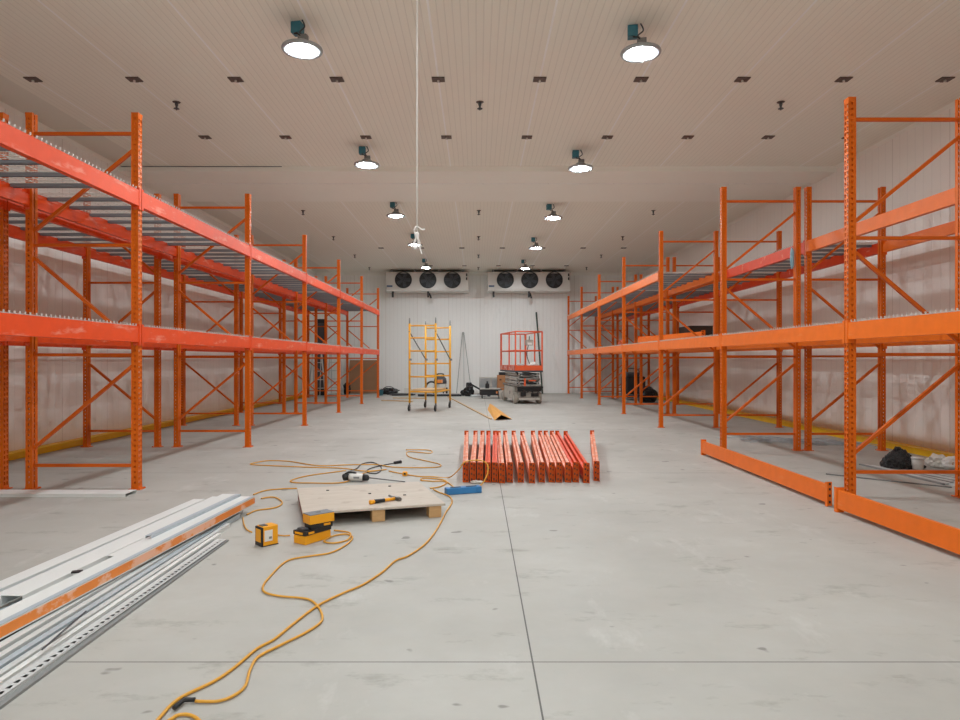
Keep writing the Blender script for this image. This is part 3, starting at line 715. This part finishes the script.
# hammer drill behind the pallet
r = thing('rotary_drill', 'grey hammer drill with a long bit lying behind the plywood', 'drill', (fl(357,482).x, 6.84, 0), math.radians(-4))
MB().tube([(-.085,0,.046),(-.06,0,.047),(.05,0,.046),(.06,0,.044)], [.032,.039,.037,.033], 16).build('motor_body', 'white', r, True)
MB().tube([(-.15,0,.044),(-.142,0,.046),(-.085,0,.047)], [.026,.035,.034], 16).build('rear_grip', 'black', r, True)
MB().tube([(.06,0,.044),(.11,0,.042),(.122,0,.042)], [.036,.030,.018], 16).build('chuck', 'black', r, True)
MB().tube([(.12,0,.042),(.50,-.02,.010)], .006, 8).build('drill_bit', 'steel', r, True)
MB().tube(smooth_path([(-.13,0,.075),(-.09,0,.094),(-.03,0,.092),(-.01,0,.084)],5), .010, 10).build('top_handle', 'black', r, True)
MB().box((0,-.038,.048),(.06,.006,.02)).build('name_plate', 'grey', r)
MB().box((0,-.0,.006),(.10,.05,.012)).build('foot', 'grey', r)
def cordpts(pxs, z=.0085): return smooth_path([Vector((*fl(*q[:2]).xy, q[2] if len(q) > 2 else z)) for q in pxs], 6)
def crop(pts, x0, y0, s): return [(x0+p[0]/s, y0+p[1]/s, *p[2:]) for p in pts]
c = MB().tube(cordpts([(348,477.5,.06),(352,473,.03),(357,469,.009),(362,464.6),(372,463),(380,466.5),(381,471),(375,474.3),(366,472.5),(372,468.5),(385,465.5),(394,464)]), .006, 8).build('drill_lead', 'black', None, True)
tag(c, 'black lead running from the hammer drill to its plug', 'cord')
mbp = MB().tube([Vector((*fl(394,464).xy,.014)), Vector((*fl(401,463.2).xy,.016))], [.016,.022], 10).build('plug', 'black', c, True)
# blue level
a, b = fl(445.5, 494.5), fl(480.5, 492.0); d = b-a
r = thing('blue_tool_case', 'blue slotted plastic tool holder on the floor beside the pallet corner', 'tool case', ((a+b)/2), math.atan2(d.y, d.x))
L_ = d.length
MB().prism([(-.045,0),(.045,0),(.040,.062),(-.040,.062)], (-L_/2,0,0), (L_/2,0,0)).build('case_body', 'blue', r, bevel=.008)
for x in (-.08,.075): MB().box((x,-.012,.0635),(.10,.020,.006)).build('slot', 'black', r)
MB().box((L_/2-.03,0,.034),(.05,.094,.055)).build('end_cap', 'blue', r, bevel=.006)
# crumpled white scrap near the beams
tag(MB().blob((0,0,.014),(.06,.035,.016),.4,3,21,3,-.014).build('paper_scrap', 'offwhite', loc=(*fl(477,483.3).xy, 0)), 'crumpled white scrap in front of the dismantled beams', 'scrap')

# yellow tool boxes
p = fl(265.5, 546); 
r = thing('battery_case', 'small yellow box with black face and white label left of the pallet', 'tool box', (p.x, p.y+.04, 0), math.radians(-44))
r.scale = (.82, .82, .86)
MB().box((0,0,.080),(.11,.135,.150)).build('case_body', 'toolyel', r, bevel=.006)
MB().box((0,-.072,.077),(.114,.016,.150)).build('front_bezel', 'black', r, bevel=.005)
MB().box((0,-.082,.085),(.082,.005,.10)).build('front_face', 'toolyel', r, bevel=.002)
MB().box((0,.0,.004),(.108,.14,.008)).build('base', 'black', r)
MB().box((.057,-.02,.082),(.004,.07,.085)).build('white_label', 'white', r)
MB().box((.0595,-.005,.065),(.002,.025,.018)).build('label_print', 'grey', r)
MB().box((0,-.035,.157),(.06,.05,.006)).build('top_grip', 'darkgrey', r, bevel=.002)
A = fl(292, 543.7); B = fl(305.2, 545.6); Cc = fl(330.5, 538); d = Cc - B; ang = math.atan2(d.y, d.x)
r = thing('stacked_tool_case', 'open yellow and black tool case with a raised grey lid by the pallet', 'tool case', (B.x, B.y, 0), ang)
LL, WW = .235, .115
MB().box((LL/2, WW/2, .030),(LL, WW, .060)).build('lower_tray', 'toolyel', r, bevel=.005)
MB().box((LL/2, WW/2, .076),(LL+.006, WW+.006, .030)).build('black_rim', 'black', r, bevel=.004)
MB().box((.03, WW*.5, .099),(.04,.07,.016)).build('latch_block', 'darkgrey', r, bevel=.004)
MB().box((-.004, WW/2, .076),(.006,.075,.014)).build('front_badge', 'toolyel', r)
MB().box((.05, -.0045, .076),(.05,.004,.014)).build('side_badge', 'toolyel', r)
UL = .188; UR = (0, 0, -.26); UO = (.052, .014, 0)
MB().box((UL/2, .050, .108),(UL-.02, .096, .036)).build('upper_case', 'black', r, bevel=.004, loc=UO, rot=UR)
MB().box((UL/2, .050, .156),(UL, .106, .062)).build('upper_shell', 'toolyel', r, bevel=.004, loc=UO, rot=UR)
MB().box((UL/2, .050, .189),(UL-.004, .102, .006)).build('grey_lid', 'lidgrey', r, bevel=.002, loc=UO, rot=UR)
MB().box((UL-.055, .001, .112),(.05,.004,.014)).build('side_badge', 'toolyel', r, loc=UO, rot=UR)
MB().lathe([(.014,0),(.017,.003),(.020,0)], 18, Matrix.Translation((UL/2, .05, .192))).build('lid_ring', 'grey', r, loc=UO, rot=UR)

# ------------------------------------------------------------------ extension cords
CR = .0062
longc = [(150,732),(159.7,719.9),(179,700.8),(214.6,683),(235.6,668.5),(256.6,650.8),(274.3,641),(292,626.5),(318,607),(343.7,594.3),(363,586),(382.5,573.3),(395.4,562),(408.3,557),(424.5,545.8),(434,534.5),(441,523),(446,513),(452,503),(449,497),(440,493.5),(433,490)]
tag(MB().tube(cordpts(longc), CR, 8).build('extension_cord', 'cord', smooth=True), 'long yellow cord from the pallet corner down to the bottom edge', 'cord', 'yellow extension cords')
bc = crop([(140,568),(210,568),(260,550),(295,520),(310,470),(335,430),(400,395),(480,355),(530,320),(530,290),(510,262),(480,248),(400,240),(355,228),(352,205),(380,170),(410,140),(440,125),(500,115),(560,105)],150,520,3.097)
bc += [(346,546),(352.5,538.8),(346,535.2),(333,537.2),(325,541.2),(325.5,543.4),(335,544.2),(347.5,541),(350.6,536.5,.02),(344,532.5),(334,531.5)]
c = MB().tube(cordpts(bc), CR*.95, 8).build('extension_cord', 'cord', smooth=True)
tag(c, 'winding yellow cord with a black plug, looping at the stacked tool case', 'cord', 'yellow extension cords')
q = [fl(174,712), fl(184,703.5), fl(195,703.5)]
MB().tube([Vector((*v.xy,.014)) for v in q], [.008,.009,.008], 10).build('plug', 'black', c, True)
tag(MB().tube(cordpts([(160,728),(172,721),(178,717.5),(188,717),(197,721),(205,730)]), CR, 8).build('extension_cord', 'cord', smooth=True), 'short bend of yellow cord at the bottom edge of the floor', 'cord', 'yellow extension cords')
tag(MB().tube(cordpts([(277.5,536),(284,537),(290,536.5)]), CR*.8, 8).build('extension_cord', 'cord', smooth=True), 'short yellow cord joining the two yellow tool boxes', 'cord', 'yellow extension cords')
tag(MB().tube(cordpts([(252,533.5),(248,531.5),(245.6,529),(243.5,524),(243,518.5)]), CR*.8, 8).build('extension_cord', 'cord', smooth=True), 'short yellow cord from the small yellow box to the profile pile', 'cord', 'yellow extension cords')
tag(MB().tube(cordpts([(253.4,495.5),(261,492.5),(269,490.8),(285,489.5),(297,489.2)]), CR, 8).build('extension_cord', 'cord', smooth=True), 'yellow cord between the pile tip and the back corner of the pallet', 'cord', 'yellow extension cords')
tag(MB().tube(cordpts([(261,499.4),(270,498),(277,499),(282.3,503.5),(278,507.5),(270,509.5),(256,511.5),(247,515.5)]), CR, 8).build('extension_cord', 'cord', smooth=True), 'yellow cord bending round at the tip of the profile pile', 'cord', 'yellow extension cords')
e1 = crop([(445,120),(300,140),(235,158),(245,166),(300,168),(440,165),(520,128),(600,116),(520,122),(430,111),(330,108),(200,103),(85,97),(95,90),(150,82),(230,85),(340,101),(450,98),(560,97),(620,106),(720,109),(800,106),(803,95),(740,80),(690,68),(678,55),(690,47),(765,53),(775,45),(750,40),(675,40)],230,440,3.84)
tag(MB().tube(cordpts(e1), CR, 8).build('extension_cord', 'cord', smooth=True), 'yellow cord in wide flat loops behind the pallet and drill', 'cord', 'yellow extension cords')
e2 = crop([(610,122),(660,132),(720,142),(780,144),(840,147)],230,440,3.84) + [(462,460.5)]
pts = [Vector((*fl(*q_).xy, .0085)) for q_ in e2[:-1]]
# leans on the front of the dismantled beams
pts += [Vector((-.19,6.74,.14)), Vector((-.125,6.72,.222)), Vector((.02,6.72,.238)), Vector((.10,6.68,.20)), Vector((.09,6.60,.10)), Vector((.0,6.50,.009)), Vector((-.20,6.46,.0085)), Vector((*fl(446,482.5).xy,.0085)), Vector((*fl(432,482).xy,.0085)), Vector((*fl(421,481).xy,.0085)), Vector((*fl(424,479).xy,.0085)), Vector((*fl(440,480).xy,.0085)), Vector((*fl(447,483).xy,.0085)), Vector((*fl(440,487.5).xy,.0085)), Vector((*fl(430,489).xy,.0085))]
tag(MB().tube(smooth_path(pts, 6), CR, 8).build('extension_cord', 'cord', smooth=True), 'yellow cord looped up over the front ends of the dismantled beams', 'cord', 'yellow extension cords')
p = fl(405, 476); r = thing('cord_splitter', 'orange three-way cord socket on the floor behind the pallet', 'socket', p)
MB().box((0,0,.025),(.055,.05,.05)).build('socket_body', 'toolyel', r, bevel=.012); MB().box((0,-.026,.028),(.02,.004,.02)).build('outlet', 'black', r)

# ------------------------------------------------------------------ pile of steel profiles, left
def U(w, h, t=.004): return [(-w/2,0),(-w/2,h),(w/2,h),(w/2,0),(w/2-t,0),(w/2-t,h-t),(-w/2+t,h-t),(-w/2+t,0)]
def Lp(w, h, t=.004): return [(-w/2,0),(w/2,0),(w/2,h),(w/2-t,h),(w/2-t,t),(-w/2,t)]
G = 'steel profiles piled on the floor'
# slotted angle
r = thing('slotted_channel', 'galvanised channel with a row of black slots, front of the pile', 'steel profile', (0,0,0), 0, G)
mb = MB(); xa, ya, yb = -1.775, 4.57, 2.05
perf(mb, lambda u, v: (xa+u - .012*(v-ya)/(yb-ya)*-1, ya-v, .022), -.035, .030, [(.004,.022)], .044, .026, 0, ya-yb, .03)
mb.build('slotted_web', 'galv', r, solid=.002)
for sx in (-.035, .030): MB().bar((xa+sx,ya,.011),(xa+sx+.012,yb,.011),.003,.022).build('flange', 'galv', r)
MB().bar((xa+.046,ya+.02,.006),(xa+.058,yb,.006),.028,.012).build('lip', 'grey', r)
MB().bar((xa-.002,ya-.01,.004),(xa+.01,yb,.004),.060,.004).build('slot_shade_strip', 'black', r)  # black strip added under the slots to stand for the shaded inside
tracks = [(-1.830,4.72,-1.830,2.05,.026,.024,'whitemetal','thin pale track next to the slotted channel'),
          (-1.862,4.98,-1.868,2.05,.030,.030,'galv','thin galvanised track second from the slotted channel'),
          (-1.898,5.28,-1.912,2.05,.032,.036,'bluegrey','galvanised track third from the slotted channel'),
          (-1.935,5.45,-1.958,2.05,.032,.044,'galv','galvanised track fourth from the slotted channel'),
          (-1.978,5.55,-2.010,2.05,.042,.054,'galv','tall galvanised track under the orange-striped trim'),
          (-2.028,5.58,-2.070,2.05,.042,.060,'darkgrey','track darkened for the shaded gap beneath the orange-striped trim'),  # dark grey stands in for the shadow gap under the trim
          (-2.10,5.60,-2.160,2.05,.090,.060,'galv','wide galvanised track beneath the white trims'),
          (-2.20,5.60,-2.275,2.05,.10,.050,'bluegrey','wide blue-grey track beneath the white trims'),
          ]
for xa, ya, xb, yb, w, h, k, lab in tracks:
    tag(MB().prism(U(w,h,.003), (xa,ya,0), (xb,yb,0)).build('steel_track', k), lab + ' in the pile', 'steel profile', G)
# orange-striped trim on top
r = thing('striped_trim', 'white steel trim with an orange striped front edge on the pile', 'steel profile', (0,0,0), 0, G)
a, b = Vector((-1.905,5.50,.062)), Vector((-2.140,2.15,.062))
MB().prism(U(.13,.062,.004), a, b).build('trim_body', 'whitemetal', r)
dv = (b-a).normalized(); sd = dv.cross(Vector((0,0,1))).normalized()
sgn = 1 if sd.x > 0 else -1
o_ = sd*sgn*.0665
MB().bar(a+o_+Vector((0,0,.030)), b+o_+Vector((0,0,.032)), .002, .046).build('orange_stripe', 'stripe', r)
MB().bar(a+o_*.75+Vector((0,0,.063)), b+o_*.75+Vector((0,0,.063)), .032, .002).build('blue_edge', 'bluegrey', r)
whites = [(-2.012,5.55,-2.118,3.86,.060,.052,.063,'whitemetal','white steel trim ending short beside the striped trim'),
          (-2.112,5.66,-2.252,3.22,.112,.050,.062,'whitemetal','white steel trim with a dark open near end'),
          (-2.228,5.70,-2.42,2.25,.085,.030,.052,'whitemetal','white steel trim third from the striped edge'),
          (-2.315,5.74,-2.53,2.2,.065,.034,.0,'bluegrey','pale blue-grey trim between two white trims'),
          (-2.405,5.76,-2.64,2.2,.10,.048,.0,'whitemetal','white steel trim farthest from the striped edge'),
          (-1.975,5.50,-2.075,4.20,.040,.018,.1255,'bluegrey','short blue-grey channel lying on the striped trim'),
          ]
for xa, ya, xb, yb, w, h, z, k, lab in whites:
    tag(MB().prism(U(w,h,.003), (xa,ya,z), (xb,yb,z)).build('steel_trim', k), lab, 'steel profile', G)
tag(MB().box((0,0,.004),(.05,.03,.008)).build('metal_clip', 'black', loc=(*fl(77,572,.115).xy,.113), rot=(0,0,.3)), 'small black clip lying on the white trims', 'clip')
tag(MB().tube([Vector((*fl(42,651,.036).xy,.042)), Vector((*fl(86,615,.04).xy,.058))], .004, 6).build('thin_rod', 'darkgrey'), 'thin dark rod lying across the galvanised tracks', 'rod')
# white flat profile under the left rack
tag(MB().prism(U(.20,.03,.003), (-5.0,6.02+.15,0), (-3.21,6.02+.15,0)).build('steel_trim', 'whitemetal'), 'white steel trim on the floor at the feet of the left rack', 'steel profile', 'white trim by the left rack')

# ------------------------------------------------------------------ stuff under the right rack
r = thing('bin_bag', 'large black rubbish bag against the yellow kerb under the right rack', 'bag', (*fl(899,467.5).xy, 0))
MB().blob((0,0,.07),(.175,.14,.155),.22,2.6,31,5,-.07,.75).build('bag_body', 'bag', r)
MB().blob((-.02,-.01,.225),(.035,.03,.02),.3,3,33,2).build('knotted_neck', 'bag', r)
p = fl(917.5, 469.5); r = thing('plastic_tub', 'grey translucent tub in front of the black rubbish bag', 'tub', (p.x, p.y, 0), .15)
MB().lathe([(0,0),(.055,0),(.06,.01),(.062,.125),(0,.125)], 20).build('tub_body', 'film', r, True); MB().lathe([(0,.125),(.066,.125),(.066,.14),(0,.142)], 20).build('lid', 'white', r, True)
MB().blob((0,0,0),(.03,.02,.02),.2,2,1,2).build('handle', 'black', r, loc=(.08,.0,.03))
tag(MB().blob((0,0,.07),(.10,.08,.085),.35,2.4,41,3,-.07).build('plastic_sack', 'offwhite', loc=(*fl(937,467.5).xy,0)), 'crumpled white plastic film right of the rubbish bag', 'sack')
r = thing('plastic_sack', 'cream coloured sack with brown marks at the rear post of the right rack', 'sack', (*fl(952,469.5).xy,0))
MB().blob((0,0,.07),(.10,.08,.075),.3,2.2,43,3,-.07).build('sack_body', 'white', r); MB().box((-.02,-.07,.08),(.05,.012,.03)).build('brown_mark', 'card', r)
rnd = random.Random(3)
for i in range(11):
    x = 4.56 + .043*i; y1 = (8.0 if i < 3 else 7.42) - rnd.uniform(0, .25); y0 = 6.52 + rnd.uniform(0, .25)
    tag(MB().prism(U(.030, .016, .002), (x, y1, 0), (x+.10+.004*i, y0, 0)).build('metal_strip', 'galv' if i % 3 else 'grey'),
        'thin grey metal strip in the loose heap before the rubbish bag', 'metal strip', 'thin metal strips under the right rack')
tag(MB().tube([Vector((*fl(826,474.5).xy,.007)), Vector((*fl(862,478.5).xy,.007)), Vector((*fl(952,488).xy,.007))], .007, 8).build('thin_rod', 'steel'), 'long thin steel rod on the floor behind the first right post', 'rod')
# coiled wire scrap further back
r = tag(MB().build('wire_scrap', 'rebar'), 'tangle of blue-grey wire scrap on the floor under the right wall rack', 'wire scrap'); 
rnd = random.Random(5); mb = MB(); c = fl(803, 443)
for i in range(70):
    x = max(-.9, min(.6, rnd.gauss(-.1,.38))); y = rnd.gauss(-x*.45,.14); l = rnd.uniform(.12,.35); a = rnd.uniform(-.9,.5); z = rnd.uniform(.008,.07)
    mb.tube([(x-l*math.cos(a), y-l*math.sin(a), max(.006, z-.02)), (x, y, z), (x+l*math.cos(a), y+l*math.sin(a), max(.006, z-.03))], .005, 5)
r.data = mb.mesh('wire_scrap', M['rebar']); r.location = (c.x, c.y, 0)

# ------------------------------------------------------------------ camera, world, colour
cam = bpy.data.objects.new('camera', bpy.data.cameras.new('camera')); C.objects.link(cam)
cam.location = (0, 0, H); cam.rotation_euler = (math.pi/2, 0, 0)
cam.data.sensor_width = 36; cam.data.lens = 36*F/960; cam.data.shift_x = 2.5/960; cam.data.clip_start = .05; cam.data.clip_end = 200
sc = bpy.context.scene; sc.camera = cam
w = bpy.data.worlds.new('world'); sc.world = w; w.use_nodes = True
w.node_tree.nodes['Background'].inputs[0].default_value = (1,.97,.93,1); w.node_tree.nodes['Background'].inputs[1].default_value = .05
sc.view_settings.view_transform = 'Standard'; sc.view_settings.look = 'None'; sc.view_settings.gamma = 1; sc.view_settings.use_curve_mapping = False
sc.view_settings.exposure = -.01
sc.cycles.max_bounces = 8; sc.cycles.diffuse_bounces = 5; sc.cycles.use_denoising = True; sc.cycles.sample_clamp_indirect = 6
